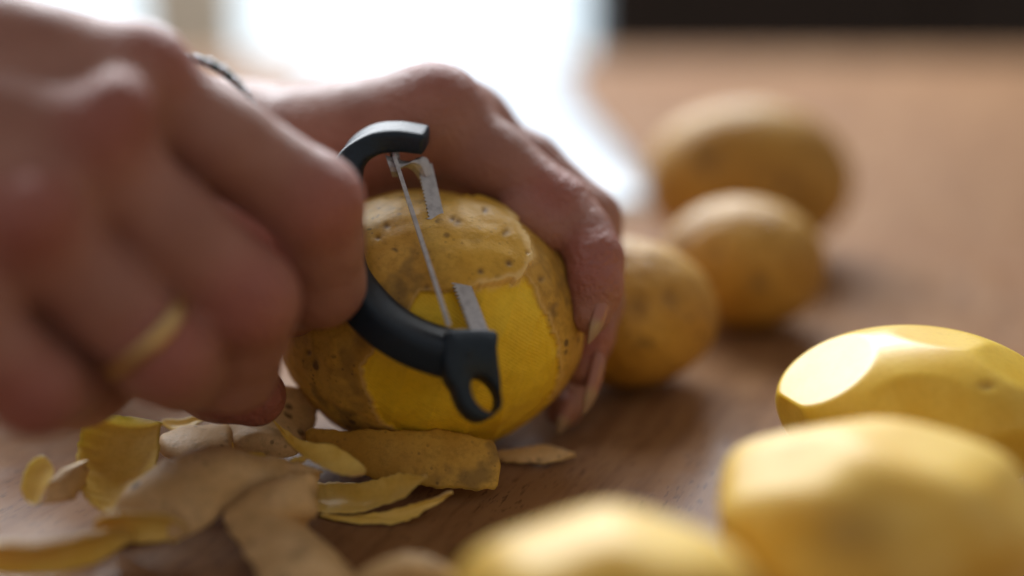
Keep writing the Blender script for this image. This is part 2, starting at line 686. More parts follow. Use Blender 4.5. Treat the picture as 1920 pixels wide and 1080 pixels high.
# table: grid top so that the relief is real at the edge, apron and legs below
TX0, TX1, TY0, TY1 = -0.72, 0.95, -0.35, 1.33
tab = tag(empty('table', (0, 0.6, -0.75)), 'light brown wooden table carrying the potatoes and peelings', 'table')
bevel(mesh_obj('table_top', *box((TX0, TY0, -0.03), (TX1, TY1, 0.0)), MT['wood'], tab, smooth=False), 0.004, 3)
mesh_obj('apron', *boxes(((TX0 + .08, TY0 + .08, -.11), (TX1 - .08, TY0 + .10, -.03)), ((TX0 + .08, TY1 - .10, -.11), (TX1 - .08, TY1 - .08, -.03)),
                         ((TX0 + .08, TY0 + .10, -.11), (TX0 + .10, TY1 - .10, -.03)), ((TX1 - .10, TY0 + .10, -.11), (TX1 - .08, TY1 - .10, -.03))),
         MT['wood'], tab, smooth=False)
for x in (TX0 + .03, TX1 - .09):
    for y in (TY0 + .03, TY1 - .09):
        mesh_obj('leg', *box((x, y, -.75), (x + .06, y + .06, -.03)), MT['wood'], tab, smooth=False)

# ------------------------------------------------------------------ potatoes
def potato_points(c, r, ang, seed, n, lump=0.05, planes=(), soft=0.06, pear=0.0):
    D, Q = cubesphere(n)
    R = np.ones(len(D))
    w1, w2 = Waves(seed, 2.0), Waves(seed + 1, 5.0)
    R += lump * (0.6 * w1(D) + 0.25 * w2(D)) * 0.5
    R *= 1 + pear * D[:, 0]
    if len(planes):
        cut = np.full(len(D), 9.0)
        for nx, ny, nz, h in planes:
            nn = norm((nx, ny, nz))
            dp = D @ nn
            rr = np.where(dp > 0.05, h / np.maximum(dp, 0.05), 9.0)
            cut = smin(cut, rr, soft)
        R = smin(R, cut, soft)
    P = (D * R[:, None]) * np.array(r)
    P = P @ rot(*ang).T
    return P + np.asarray(c), Q, D


def sit(P, z0=0.0005):
    P[:, 2] += z0 - P[:, 2].min()
    return P


def whole_potato(px, py, d, r, ang, seed, label, n=70, mat='skin', eyes=()):
    c = at(px, py, d)
    P, Q, D = potato_points(c, r, ang, seed, n, 0.10)
    P = P + (Waves(seed + 5, 900)(P) * 0.00012)[:, None] * D
    sit(P)
    X, Y, _ = project(P)
    e = np.zeros(len(P))
    for ex, ey, er in eyes:
        e = np.maximum(e, np.where(D[:, 1] < 0.2, np.exp(-((X - ex) ** 2 + (Y - ey) ** 2) / er ** 2), 0))
    P = P - D * (e * 0.0012)[:, None]
    o = mesh_obj('potato', P, Q, MT[mat], origin=(c[0], c[1], 0.0), attrs={'eye': e * 0.5})
    return tag(o, label, 'potato', 'unpeeled potatoes behind the hands')


whole_potato(1180, 580, 0.433, (0.0275, 0.026, 0.0228), (0.1, 0.1, 0.5), 11,
             'small unpeeled potato touching the fingertips of the steadying hand, with two dark eyes',
             eyes=((1192, 572, 22), (1255, 556, 16)))
whole_potato(1394, 500, 0.492, (0.0282, 0.026, 0.0222), (0, 0.06, -0.1), 23,
             'medium unpeeled potato in front of the big one at the back',
             eyes=((1425, 520, 16), (1340, 470, 14)))
whole_potato(1400, 340, 0.585, (0.0435, 0.034, 0.0322), (0, 0.08, 0.15), 37,
             'biggest unpeeled potato, farthest back on the table',
             eyes=((1330, 300, 22), (1480, 345, 18)))

rng = np.random.RandomState(5)


def facets(seed, n=20, lo=0.84, hi=0.93, extra=()):
    r = np.random.RandomState(seed)
    out = list(extra)
    for i in range(n):
        z = 1 - 2 * (i + 0.5) / n
        t = i * 2.39996 + r.uniform(-0.4, 0.4)
        s = math.sqrt(1 - z * z)
        out.append((s * math.cos(t), s * math.sin(t), z, r.uniform(lo, hi)))
    return out


def peeled_potato(px, py, d, r, ang, seed, label, planes, mat, soft=0.03, n=130, eye_at=None):
    c = at(px, py, d)
    P, Q, D = potato_points(c, r, ang, seed, n, 0.03, planes, soft)
    sit(P)
    eye_w = np.zeros(len(P))
    if eye_at:
        X, Y, Z = project(P)
        fr = (D @ np.array([0, -0.8, 0.6])) > 0
        q = np.exp(-((X - eye_at[0]) / eye_at[2]) ** 2 - ((Y - eye_at[1]) / eye_at[3]) ** 2)
        eye_w = np.where(fr, q * eye_at[4], 0)
        P = P - D * (eye_w * 0.0012)[:, None]
    o = mesh_obj('peeled_potato', P, Q, MT[mat], origin=(c[0], c[1], 0.0), attrs={'eye': eye_w})
    return tag(o, label, 'potato', 'peeled potatoes at the lower right')


peeled_potato(1722, 776, 0.360, (0.0355, 0.030, 0.0200), (0, 0.0, -0.1), 41,
              'sharply faceted peeled yellow potato with a bright white cut on its upper left',
              [(-0.78, -0.14, 0.61, 0.875), (0.12, 0.05, 1, 0.95), (-0.1, -0.85, 0.5, 0.95), (0.62, -0.25, 0.74, 0.94), (-0.97, -0.3, -0.1, 0.94),
               (0.5, -0.86, -0.1, 0.95)], 'flesh', 0.022, eye_at=(1852, 724, 16, 9, 0.45))
peeled_potato(1645, 995, 0.291, (0.0368, 0.028, 0.0222), (0, 0.05, -0.12), 57,
              'pale peeled potato in the right foreground with a shallow brown eye',
              facets(57, 18, 0.86, 0.94, [(0.15, -0.05, 1, 0.84), (-0.6, -0.25, 0.75, 0.86), (0.75, -0.3, 0.6, 0.86)]), 'cream', 0.12, eye_at=(1595, 1000, 95, 60, 0.55))
peeled_potato(1130, 1150, 0.254, (0.0300, 0.024, 0.0212), (0, -0.05, 0.2), 63,
              'pale peeled potato nearest the camera, cut off by the bottom edge',
              facets(63, 18, 0.86, 0.94, [(-0.3, 0.0, 1, 0.86), (0.5, -0.1, 0.9, 0.86)]), 'cream', 0.12)

# the potato being peeled
PC = at(804, 612, 0.383)
P, Q, D = potato_points(PC, (0.0414, 0.037, 0.0349), (0.0, 0.12, 0.0), 77, 190, 0.035)
sit(P)
px_, py_, dd_ = project(P)
view = norm([0, CP, -SP])
eye = np.array([0, 0, CAM_H])
tocam = eye - P
tocam /= np.linalg.norm(tocam, axis=1)[:, None]
front = (D * tocam).sum(1) > -0.05
j1 = Waves(3, 900)(P) * 2.2 + Waves(4, 2500)(P) * 1.6
FLESH = [(862, 543), (940, 530), (985, 512), (1003, 545), (1028, 600), (1046, 650), (1050, 700), (1036, 750), (1000, 800),
         (930, 838), (840, 838), (765, 826), (715, 792), (692, 735), (680, 690), (700, 655), (760, 600), (790, 548)]
FLAP = [(740, 395), (820, 372), (900, 372), (948, 392), (968, 415), (985, 445), (996, 480), (988, 508), (965, 524), (880, 542),
        (840, 548), (760, 540), (735, 470)]
sd_f = poly_sd(px_, py_, FLESH) + j1
sd_p = poly_sd(px_, py_, FLAP) + j1 * 1.1
flesh = np.where(front, smooth01((3 - sd_f) / 6), 0)
flapw = np.where(front, smooth01((3 - sd_p) / 5), 0) * smooth01((px_ - 770) / 150)
flesh = flesh * (1 - np.where(front, smooth01((3 - sd_p) / 5), 0))
rim = np.where(front, np.exp(-((sd_p + 2) / 8.0) ** 2), 0) * smooth01((px_ - 860) / 50) * smooth01((py_ - 380) / 40) * 1.0
rim = np.maximum(rim, np.where(front, np.exp(-((sd_f - 4) / 3.0) ** 2), 0) * 0.38 * (flapw < 0.2))
stain = np.zeros(len(P))
for sx, sy, sr in ((655, 690, 34), (668, 640, 26), (672, 745, 22), (1052, 520, 26), (640, 655, 18), (590, 680, 12), (1030, 790, 14)):
    stain = np.maximum(stain, np.exp(-(((px_ - sx) / sr) ** 2 + ((py_ - sy) / (sr * 1.5)) ** 2)) * 0.55)
for sx, sy, sr in ((724, 423, 7), (708, 446, 6), (857, 421, 7), (848, 415, 6), (907, 402, 6), (945, 442, 7), (899, 512, 6), (951, 497, 7),
                   (1015, 523, 6), (1030, 627, 7), (800, 540, 6), (803, 472, 5), (1040, 571, 6), (590, 680, 8), (578, 662, 6), (985, 478, 4)):
    stain = np.maximum(stain, np.exp(-(((px_ - sx) / sr) ** 2 + ((py_ - sy) / sr) ** 2)) * 0.9)
stain = np.where(front, stain * np.clip(0.75 + 0.5 * Waves(8, 1100)(P), 0, 1), 0)
sc = ((px_ - 700) * 0.94 + (py_ - 540) * 0.34 + Waves(12, 120)(P) * 9) / 62.0
stroke = np.abs((sc % 1.0) - 0.5) * 2
h = 0.00055 * flesh * stroke ** 2 + Waves(5, 260)(P) * 0.0002 + Waves(6, 900)(P) * 0.00012 - 0.0011 * flesh + 0.0013 * flapw - 0.0004 * stain * (1 - flesh)
P = P + h[:, None] * D
half = mesh_obj('half_peeled_potato', P, Q, MT['half'], origin=(PC[0], PC[1], 0.0),
                attrs={'flesh': flesh, 'flap': flapw, 'rim': rim, 'stain': stain})
tag(half, 'large half peeled potato under the peeler, brown skin around a bare yellow patch', 'potato')
BVH = BVHTree.FromPolygons([tuple(v) for v in P], Q.tolist())


def hit(px, py):
    d = at(px, py, 1.0) - eye
    loc, nrm, i, dist = BVH.ray_cast(Vector(eye), Vector(d).normalized())
    return None if loc is None else np.array(loc)


def depth_of(p):
    return project(np.array([p]))[2][0]


# ------------------------------------------------------------------ peelings
def peel(A, B, label, up='skin', bulge=0.002, thick=0.0009, mode='z', nu=60, nv=18, jag=0.00035, seed=1, sag=0.0, skin='peel_skin',
         flesh_m='peel_flesh', taper=(0.15, 0.15), name='potato_peel'):
    f = tz if mode == 'z' else at
    a = catmull([f(*p) for p in A], nu)
    b = catmull([f(*p) for p in B], nu)
    u = np.linspace(0, 1, nu)
    rw = [Waves(seed + k, 700) for k in range(2)]
    jitter = (rw[0](a) + 0.6 * Waves(seed + 7, 2400)(a))[:, None] * jag
    jitterb = (rw[1](b) + 0.6 * Waves(seed + 8, 2400)(b))[:, None] * jag
    w = b - a
    wl = np.linalg.norm(w, axis=1)[:, None] + 1e-9
    a = a + w / wl * jitter
    b = b + w / wl * jitterb
    # rounded ends
    t0, t1 = taper
    s = np.ones(nu)
    if t0 > 0:
        s = np.minimum(s, np.sqrt(np.clip(1 - (1 - u / t0) ** 2, 0.02, 1) * (u < t0) + (u >= t0)))
    if t1 > 0:
        v = 1 - u
        s = np.minimum(s, np.sqrt(np.clip(1 - (1 - v / t1) ** 2, 0.02, 1) * (v < t1) + (v >= t1)))
    m = (a + b) / 2
    hw = (b - a) / 2 * s[:, None]
    V = np.linspace(-1, 1, nv)
    G = m[:, None, :] + hw[:, None, :] * V[None, :, None]
    du = np.gradient(G, axis=0)
    dv = np.gradient(G, axis=1)
    N = np.cross(du, dv)
    N /= np.linalg.norm(N, axis=2)[..., None] + 1e-12
    # orient the normal towards the upper/camera side
    c = G.reshape(-1, 3).mean(0)
    if (N.reshape(-1, 3).mean(0) @ (eye - c)) < 0:
        N = -N
    G = G + N * ((1 - V ** 2)[None, :, None] * bulge * s[:, None, None] + (np.sin(u * math.pi) * sag)[:, None, None])
    rough = Waves(seed + 3, 600)(G.reshape(-1, 3)).reshape(nu, nv) * 0.00008 + Waves(seed + 4, 200)(G.reshape(-1, 3)).reshape(nu, nv) * 0.0004
    G = G + N * rough[..., None]
    th = thick * (0.25 + 0.75 * (1 - np.abs(V) ** 3))[None, :, None]
    top = G + N * th * 0.5
    bot = G - N * th * 0.5
    lift = 0.0004 - min(top[..., 2].min(), bot[..., 2].min())
    if lift > 0:
        zz = np.minimum(top[..., 2], bot[..., 2])
        add = np.maximum(0.0004 - zz, 0)
        top[..., 2] += add
        bot[..., 2] += add
    VV = np.concatenate([top.reshape(-1, 3), bot.reshape(-1, 3)])
    idx = np.arange(nu * nv).reshape(nu, nv)
    q = np.stack([idx[:-1, :-1], idx[1:, :-1], idx[1:, 1:], idx[:-1, 1:]], -1).reshape(-1, 4)
    qb = q[:, ::-1] + nu * nv
    F = [q, qb]
    fm = [0] * len(q) + [1] * len(qb)
    loop = np.concatenate([idx[:, 0], idx[-1, 1:], idx[-2::-1, -1], idx[0, -2:0:-1]])
    nx = np.roll(loop, -1)
    rimq = np.stack([loop, loop + nu * nv, nx + nu * nv, nx], 1)
    F.append(rimq)
    fm += [2] * len(rimq)
    ms = [MT[skin], MT[flesh_m], MT[flesh_m]]
    if up != 'skin':
        ms = [MT[flesh_m], MT[skin], MT[flesh_m]]
    base = VV.mean(0)
    base[2] = VV[:, 2].min()
    o = mesh_obj(name, VV, np.concatenate(F), ms, origin=base, fmat=fm)
    fix_normals(o)
    return tag(o, label, 'potato peel', 'peelings scattered on the table')


# strip leaning on the foot of the potato
def leaning_edge(pts, off):
    out = []
    for x, y in pts:
        p = hit(x, y)
        d_ = depth_of(p) - off if p is not None else 0.362
        out.append((x, y, d_))
    return out


lean_top = leaning_edge([(556, 800), (640, 806), (740, 804), (840, 808), (936, 830)], 0.0022)
print('lean', lean_top)
peel(lean_top,
     [(596, 866, 0.3640), (680, 892, 0.3575), (760, 908, 0.3545), (850, 918, 0.3525), (940, 916, 0.3550)],
     'wide brown peel leaning on the foot of the half peeled potato', 'skin', 0.0008, mode='d', seed=21, taper=(0.10, 0.04), thick=0.0009, skin='half')
# crescent pair beside it
peel([(575, 905, 0.004), (640, 905, 0.0055), (720, 893, 0.009), (800, 886, 0.013)],
     [(585, 958, 0.001), (650, 962, 0.002), (730, 945, 0.004), (800, 905, 0.010)],
     'pale crescent peel with flesh side up, upper one of the pair below the leaning peel', 'flesh', -0.002, seed=31, taper=(0.05, 0.25))
peel([(590, 962, 0.0005), (660, 968, 0.0008), (740, 955, 0.003), (848, 920, 0.008)],
     [(610, 974, 0.0005), (680, 984, 0.0005), (760, 978, 0.001), (850, 926, 0.006)],
     'thin curved peel edge lying under the pale crescent peel', 'flesh', -0.001, seed=33, taper=(0.3, 0.3))
# dark green one leaning, tip up
peel([(508, 778, 0.352), (560, 822, 0.347), (620, 835, 0.345), (688, 868, 0.343)],
     [(515, 800, 0.350), (560, 850, 0.343), (620, 885, 0.338), (684, 896, 0.336)],
     'olive yellow peel with one pointed tip rising beside the thumb', 'flesh', -0.002, mode='d', seed=35, taper=(0.4, 0.25))
peel([(448, 846, 0.345), (490, 852, 0.343), (530, 856, 0.342), (572, 848, 0.342)],
     [(452, 852, 0.343), (495, 866, 0.341), (535, 868, 0.340), (574, 858, 0.340)],
     'small yellow peel sliver with a frayed right end on top of the broad brown peel', 'flesh', -0.0006, mode='d', seed=37, taper=(0.4, 0.1), jag=0.0007)
peel([(470, 872, 0.342), (520, 866, 0.342), (560, 868, 0.341), (606, 884, 0.341)],
     [(480, 888, 0.340), (525, 888, 0.339), (565, 890, 0.339), (606, 890, 0.340)],
     'narrow pointed peel end under the frayed sliver', 'skin', 0.001, mode='d', seed=39, taper=(0.1, 0.5))
# broad skin-up peel
peel([(240, 915, 0.011), (310, 862, 0.017), (410, 838, 0.020), (520, 858, 0.016), (604, 884, 0.010)],
     [(205, 1000, 0.003), (330, 1010, 0.005), (425, 962, 0.008), (505, 920, 0.008), (592, 893, 0.008)],
     'broad brown peel with skin side up in the middle of the heap', 'skin', 0.004, seed=41, taper=(0.06, 0.2))
# next one, coming to the front
peel([(560, 893, 0.014), (480, 912, 0.014), (422, 965, 0.009), (452, 1025, 0.006), (500, 1110, 0.005)],
     [(590, 930, 0.009), (596, 960, 0.009), (580, 990, 0.005), (625, 1035, 0.004), (690, 1110, 0.004)],
     'knobbly brown peel in front of the broad one, running towards the camera', 'skin', 0.0045, seed=43, taper=(0.08, 0.05))
# standing peel, flesh to the camera
peel([(165, 772, 0.352), (145, 850, 0.345), (150, 915, 0.338), (185, 968, 0.332)],
     [(304, 790, 0.354), (298, 850, 0.348), (275, 910, 0.340), (240, 968, 0.333)],
     'upright peel standing under the fist with its yellow flesh to the camera', 'flesh', -0.004, mode='d', seed=45, taper=(0.03, 0.3))
# folded little one at the left
peel([(66, 842, 0.338), (42, 905, 0.334), (48, 942, 0.331)],
     [(112, 880, 0.334), (94, 905, 0.331), (72, 950, 0.329)],
     'small folded peel lying far left, its lit flesh flap', 'flesh', -0.001, mode='d', seed=47, taper=(0.35, 0.1))
peel([(112, 880, 0.334), (94, 905, 0.331), (74, 948, 0.329)],
     [(160, 860, 0.343), (158, 905, 0.340), (140, 938, 0.335)],
     'brown peel with a ragged dark edge behind the small flesh flap at far left', 'skin', 0.002, mode='d', seed=49, taper=(0.05, 0.05), jag=0.0007)
# front left rim pieces
peel([(-60, 1015, 0.014), (60, 1025, 0.013), (150, 1008, 0.012), (250, 985, 0.010)],
     [(-60, 1075, 0.004), (60, 1078, 0.003), (160, 1060, 0.003), (252, 1024, 0.003)],
     'long curved peel at the lower left corner, pale rim upward', 'flesh', -0.003, seed=51, taper=(0.05, 0.35), thick=0.002)
peel([(170, 975, 0.012), (240, 965, 0.013), (300, 966, 0.012), (352, 985, 0.009)],
     [(180, 1008, 0.004), (240, 1020, 0.004), (300, 1020, 0.004), (348, 1012, 0.004)],
     'short yellow peel in front of the upright peel', 'flesh', -0.003, seed=53, taper=(0.3, 0.15), thick=0.002)
# behind, under the fist
peel([(412, 750, 0.372), (418, 800, 0.365), (424, 850, 0.356)],
     [(592, 728, 0.380), (588, 800, 0.372), (556, 866, 0.357)],
     'greyish brown peel behind the heap below the reddish thumb', 'skin', 0.005, mode='d', seed=55, taper=(0.1, 0.1))
peel([(292, 822, 0.360), (350, 800, 0.364), (436, 796, 0.366)],
     [(300, 858, 0.351), (372, 866, 0.349), (440, 846, 0.354)],
     'tan peel lying flat between the upright peel and the small bright yellow one', 'skin', 0.002, mode='d', seed=65, taper=(0.15, 0.1))
peel([(358, 826, 0.360), (400, 814, 0.361), (436, 818, 0.360)],
     [(362, 850, 0.354), (400, 852, 0.354), (440, 848, 0.354)],
     'small bright yellow peel half hidden behind the broad brown peel', 'flesh', 0.001, mode='d', seed=57, taper=(0.2, 0.2))
peel([(300, 780, 0.372), (345, 783, 0.371), (400, 768, 0.371)],
     [(302, 797, 0.369), (345, 802, 0.368), (396, 785, 0.369)],
     'thin peel crescent just under the ring finger', 'flesh', -0.001, mode='d', seed=59, taper=(0.3, 0.3))
peel([(925, 846, 0.003), (980, 838, 0.004), (1030, 840, 0.003), (1078, 852, 0.001)],
     [(925, 868, 0.001), (980, 870, 0.001), (1030, 872, 0.001), (1076, 862, 0.001)],
     'flat dull peel lying alone to the right of the leaning peel', 'skin', 0.0006, seed=61, taper=(0.2, 0.25))
peel([(660, 1062, 0.010), (740, 1040, 0.012), (800, 1040, 0.012), (860, 1062, 0.009)],
     [(660, 1110, 0.004), (740, 1110, 0.005), (800, 1110, 0.005), (860, 1110, 0.004)],
     'blurred tan peel at the bottom edge beside the nearest peeled potato', 'skin', 0.003, seed=63, taper=(0.25, 0.2))

# white cloth behind the steadying hand
def cloth():
    nx, ny = 60, 50
    r = []
    for j in range(ny):
        for i in range(nx):
            u, v = i / (nx - 1), j / (ny - 1)
            left = -0.16
            right = 0.067 - 0.030 * v + 0.004 * math.sin(v * 9)
            x = left + (right - left) * u
            y = 0.665 + 0.63 * v + 0.01 * math.sin(u * 7)
            e = min(u, 1 - u, v, 1 - v)
            z = 0.002 + 0.011 * (1 - math.exp(-e * 18)) * (0.75 + 0.25 * math.sin(u * 17 + v * 6) * math.sin(v * 11 + u * 4))
            r.append((x, y, z))
    V = np.array(r)
    idx = np.arange(nx * ny).reshape(ny, nx)
    q = np.stack([idx[:-1, :-1], idx[:-1, 1:], idx[1:, 1:], idx[1:, :-1]], -1).reshape(-1, 4)
    B = V.copy()
    B[:, 2] = 0.0006
    loop = np.concatenate([idx[0, :], idx[1:, -1], idx[-1, -2::-1], idx[-2:0:-1, 0]])
    nxl = np.roll(loop, -1)
    side = np.stack([loop, loop + nx * ny, nxl + nx * ny, nxl], 1)
    o = mesh_obj('white_sheet', np.concatenate([V, B]), np.concatenate([q, q[:, ::-1] + nx * ny, side]), MT['sheet'],
                 origin=(-0.04, 1.0, 0))
    fix_normals(o)
    tag(o, 'glossy white sheet lying crumpled on the table behind the steadying hand', 'sheet')


cloth()

# ------------------------------------------------------------------ peeler
S1, S2 = hit(819, 404), hit(873, 545)
L = norm(S2 - S1)
print('blade', depth_of(S1), depth_of(S2), np.linalg.norm(S2 - S1))


def along(py):
    """point of the blade line seen at picture row py"""
    lo, hi = -0.08, 0.12
    for _ in range(60):
        m = (lo + hi) / 2
        if project(np.array([S1 + L * m]))[1][0] < py:
            lo = m
        else:
            hi = m
    return S1 + L * lo


B0, B1 = along(300), along(618)
d0, d1 = depth_of(B0), depth_of(B1)
print('blade ends', d0, d1, np.linalg.norm(B1 - B0))
peeler = tag(empty('vegetable_peeler', at(640, 430, d0)), 'black Y shaped vegetable peeler with steel blade cutting into the half peeled potato', 'peeler')


def sweep(path, tv, wv, t, w, ns=36, power=4.5, caps=True):
    """rounded-rectangle section swept along a path; tv thickness dir, wv width dir, t / w half sizes per ring"""
    ring = []
    n = len(path)
    th = np.linspace(0, 2 * math.pi, ns, endpoint=False)
    cs = np.sign(np.cos(th)) * np.abs(np.cos(th)) ** (2 / power)
    sn = np.sign(np.sin(th)) * np.abs(np.sin(th)) ** (2 / power)
    V, F = [], []
    rings = []
    tang = np.gradient(path, axis=0)
    tang /= np.linalg.norm(tang, axis=1)[:, None]
    seq = [(0, 0.55, -0.6), (0, 0.88, -0.25)] + [(i, 1.0, 0) for i in range(n)] + [(n - 1, 0.88, 0.25), (n - 1, 0.55, 0.6)]
    for i, s, off in seq:
        c = path[i] + tang[i] * off * min(t[i], w[i]) * 0.5
        for k in range(ns):
            V.append(c + tv[i] * cs[k] * t[i] * s + wv[i] * sn[k] * w[i] * s)
    m = len(seq)
    for r in range(m - 1):
        for k in range(ns):
            k2 = (k + 1) % ns
            F.append((r * ns + k, r * ns + k2, (r + 1) * ns + k2, (r + 1) * ns + k))
    F.append(tuple(range(ns))[::-1])
    F.append(tuple((m - 1) * ns + k for k in range(ns)))
    return V, F


fork_px = [(796, 262), (745, 256), (700, 264), (664, 296), (648, 350), (640, 430), (652, 520), (702, 590), (766, 636), (838, 662), (884, 664)]
dz_ = np.linspace(0, 1, len(fork_px))
tt = np.array([(p[1] - 262) / (660 - 262) for p in fork_px])
fork = np.array([at(p[0], p[1], d0 + (d1 - d0) * t - 0.003) for p, t in zip(fork_px, tt)])
path = catmull(fork, 90)
tang = np.gradient(path, axis=0)
tang /= np.linalg.norm(tang, axis=1)[:, None]
camx, camup, camf = np.array([1, 0, 0]), np.array([0, SP, CP]), np.array([0, CP, -SP])
Wd = norm(0.10 * camx + 0.42 * camup + 0.90 * camf)
wv = np.array([norm(Wd - t * (Wd @ t)) for t in tang])
tv = np.cross(tang, wv)
s = np.linspace(0, 1, 90)
hw = 0.0058 + 0 * s
ht = np.interp(s, [0, 0.12, 0.3, 0.55, 0.75, 1], [0.0029, 0.0031, 0.0034, 0.0046, 0.0045, 0.0046])
hw = np.interp(s, [0, 0.2, 0.5, 1], [0.0050, 0.0056, 0.0062, 0.0062])
V, F = sweep(path, tv, wv, ht, hw)
frame_o = fix_normals(mesh_obj('fork', V, F, MT['plastic'], peeler))
# handle rod inside the fist
hp = catmull([at(646, 425, d0 - 0.004), at(570, 470, 0.357), at(450, 530, 0.353), at(350, 585, 0.351), at(270, 620, 0.348)], 50)
ht_ = np.gradient(hp, axis=0)
ht_ /= np.linalg.norm(ht_, axis=1)[:, None]
hv = np.array([norm(Wd - t * (Wd @ t)) for t in ht_])
V, F = sweep(hp, np.cross(ht_, hv), hv, np.full(50, 0.0062), np.full(50, 0.0075), power=2.6)
fix_normals(mesh_obj('handle', V, F, MT['plastic'], peeler))

# eye-remover loop: a tongue with a hole
def loop_tongue():
    dl = d1 - 0.0108
    hc = np.array([912.0, 737.0])
    outer = [(842, 618), (885, 617), (931, 621), (933, 650), (936, 680), (940, 715), (941, 745), (937, 765), (925, 780), (908, 786),
             (890, 781), (874, 766), (863, 748), (855, 725), (843, 706), (834, 668)]
    outer = catmull(np.array(outer + outer[:1], float), 97)[:-1]
    ang = np.arctan2(outer[:, 1] - hc[1], outer[:, 0] - hc[0])
    phi = 1.05
    e = []
    for a in ang:
        ca, sa = math.cos(a - phi), math.sin(a - phi)
        r = 1 / math.sqrt((ca / 38) ** 2 + (sa / 23) ** 2)
        e.append((hc[0] + r * math.cos(a), hc[1] + r * math.sin(a)))
    inner = np.array(e)
    cen = at(hc[0], hc[1], dl)
    N = norm(0.36 * camx + 0.30 * camup - camf)           # towards the viewer, up and right

    def on_plane(p):
        r = norm(at(p[0], p[1], 1.0) - eye)
        return eye + r * ((cen - eye) @ N) / (r @ N)
    O = np.array([on_plane(p) for p in outer])
    I = np.array([on_plane(p) for p in inner])
    oc, ic = O.mean(0), I.mean(0)
    th = 0.0062
    rings = [O + (oc - O) * 0.035, O - N * 0.0006, O - N * (th - 0.0006), O + (oc - O) * 0.035 - N * th,
             I + (I - ic) * 0.07 - N * th, I - N * (th - 0.0006), I - N * 0.0006, I + (I - ic) * 0.07]
    n = len(O)
    V = np.concatenate(rings)
    F = []
    for r in range(8):
        for k in range(n):
            F.append((r * n + k, r * n + (k + 1) % n, ((r + 1) % 8) * n + (k + 1) % n, ((r + 1) % 8) * n + k))
    fix_normals(mesh_obj('eye_remover_loop', V, F, MT['plastic'], peeler))


loop_tongue()


def slab(poly, th, N):
    """closed solid from an outline of world points, extruded by th along -N"""
    A = np.array(poly)
    n = len(A)
    V = np.concatenate([A, A - N * th])
    F = [tuple(range(n)), tuple(range(2 * n - 1, n - 1, -1))]
    F += [(i, (i + 1) % n, n + (i + 1) % n, n + i) for i in range(n)]
    return V, F


def blade():
    VV, FF = [], []

    def add(V, F):
        o = len(VV)
        VV.extend([tuple(v) for v in V])
        FF.extend([tuple(i + o for i in f) for f in F])
    side = norm(np.cross(L, camf))
    if side[0] < 0:
        side = -side
    nm = norm((S1 + S2) / 2 - PC)
    side = norm(np.cross(L, nm))
    if side[0] < 0:
        side = -side
    Nn = norm(np.cross(side, L))
    if Nn @ camf > 0:
        Nn = -Nn
    # cutting strip with teeth on its left edge
    top_d = depth_of(along(310))
    for T0, T1, tw in ((at(797, 308, top_d), S1, 0.0004), (S1, along(640) - camf * 0.0016, 0.0009)):
        Ls = norm(T1 - T0)
        ln = np.linalg.norm(T1 - T0)
        n = int(ln / 0.0011)
        st = ln / n
        add(*slab([T0 - side * 0.0019, T1 - side * 0.0019, T1 + side * 0.0019, T0 + side * 0.0019], 0.0006, Nn))
        for i in range(n):
            a = T0 + Ls * (st * i) - side * 0.0019
            add(*slab([a, a + Ls * (st * 0.9), a + Ls * (st * 0.45) - side * tw], 0.0005, Nn))
    # edge-on guard strip on the left
    up, dn = at(736, 296, d0 - 0.005), at(838, 612, d1 - 0.006)
    Lg = norm(dn - up)
    sg = norm(np.cross(Lg, camf))
    if sg[0] < 0:
        sg = -sg
    sg = norm(camf * 0.99 - sg * 0.10)
    Ng = norm(np.cross(sg, Lg))
    if Ng[0] > 0:
        Ng = -Ng
    add(*slab([up - sg * 0.002, dn - sg * 0.002, dn + sg * 0.002, up + sg * 0.002], 0.0010, Ng))
    # end bridge: sheet bending from the guard strip to the cutting strip
    top = [(722, 290), (745, 299), (768, 302), (782, 296), (794, 294), (803, 300), (811, 326)]
    low = [(736, 332), (747, 330), (750, 319), (760, 314), (772, 319), (780, 328), (787, 338)]
    nt = 40
    tp, lw = catmull(np.array(top, float), nt), catmull(np.array(low, float), nt)
    dep = np.linspace(d0 - 0.006, depth_of(along(320)) - 0.0003, nt)
    V = []
    for off in (0, 0.0007):
        for i in range(nt):
            for k in range(5):
                p = tp[i] + (lw[i] - tp[i]) * k / 4
                V.append(at(p[0], p[1], dep[i] + off - 0.0012 * math.sin(math.pi * k / 4)))
    F = []
    for i in range(nt - 1):
        for k in range(4):
            a = i * 5 + k
            F.append((a, a + 1, a + 6, a + 5))
            F.append((a + nt * 5, a + 5 + nt * 5, a + 6 + nt * 5, a + 1 + nt * 5))
    for i in range(nt - 1):
        for k in (0, 4):
            a, b = i * 5 + k, (i + 1) * 5 + k
            F.append((a, b, b + nt * 5, a + nt * 5))
    for k in range(4):
        for i in (0, nt - 1):
            a, b = i * 5 + k, i * 5 + k + 1
            F.append((a, b, b + nt * 5, a + nt * 5))
    add(V, F)
    o = mesh_obj('blade', VV, FF, MT['steel'], peeler, smooth=False)
    fix_normals(o)
    # pivot pins
    for p, q in ((at(738, 268, d0 - 0.003), at(741, 300, d0 - 0.003)), (at(858, 652, d1 + 0.001), at(866, 668, d1 + 0.001))):
        t = norm(q - p)
        u = norm(np.cross(t, camf))
        v = np.cross(t, u)
        pp = np.array([p + (q - p) * k / 4 for k in range(5)])
        V, F = sweep(pp, np.repeat(u[None], 5, 0), np.repeat(v[None], 5, 0), np.full(5, 0.0013), np.full(5, 0.0013), 12, 2.0)
        fix_normals(mesh_obj('pivot_pin', V, F, MT['steel'], peeler))


blade()

# ------------------------------------------------------------------ the person: two hands
person = tag(empty('person', at(150, 450, 0.34) * np.array([1, 1, 0])), 'person peeling a potato with both hands, a gold band on one finger', 'person')


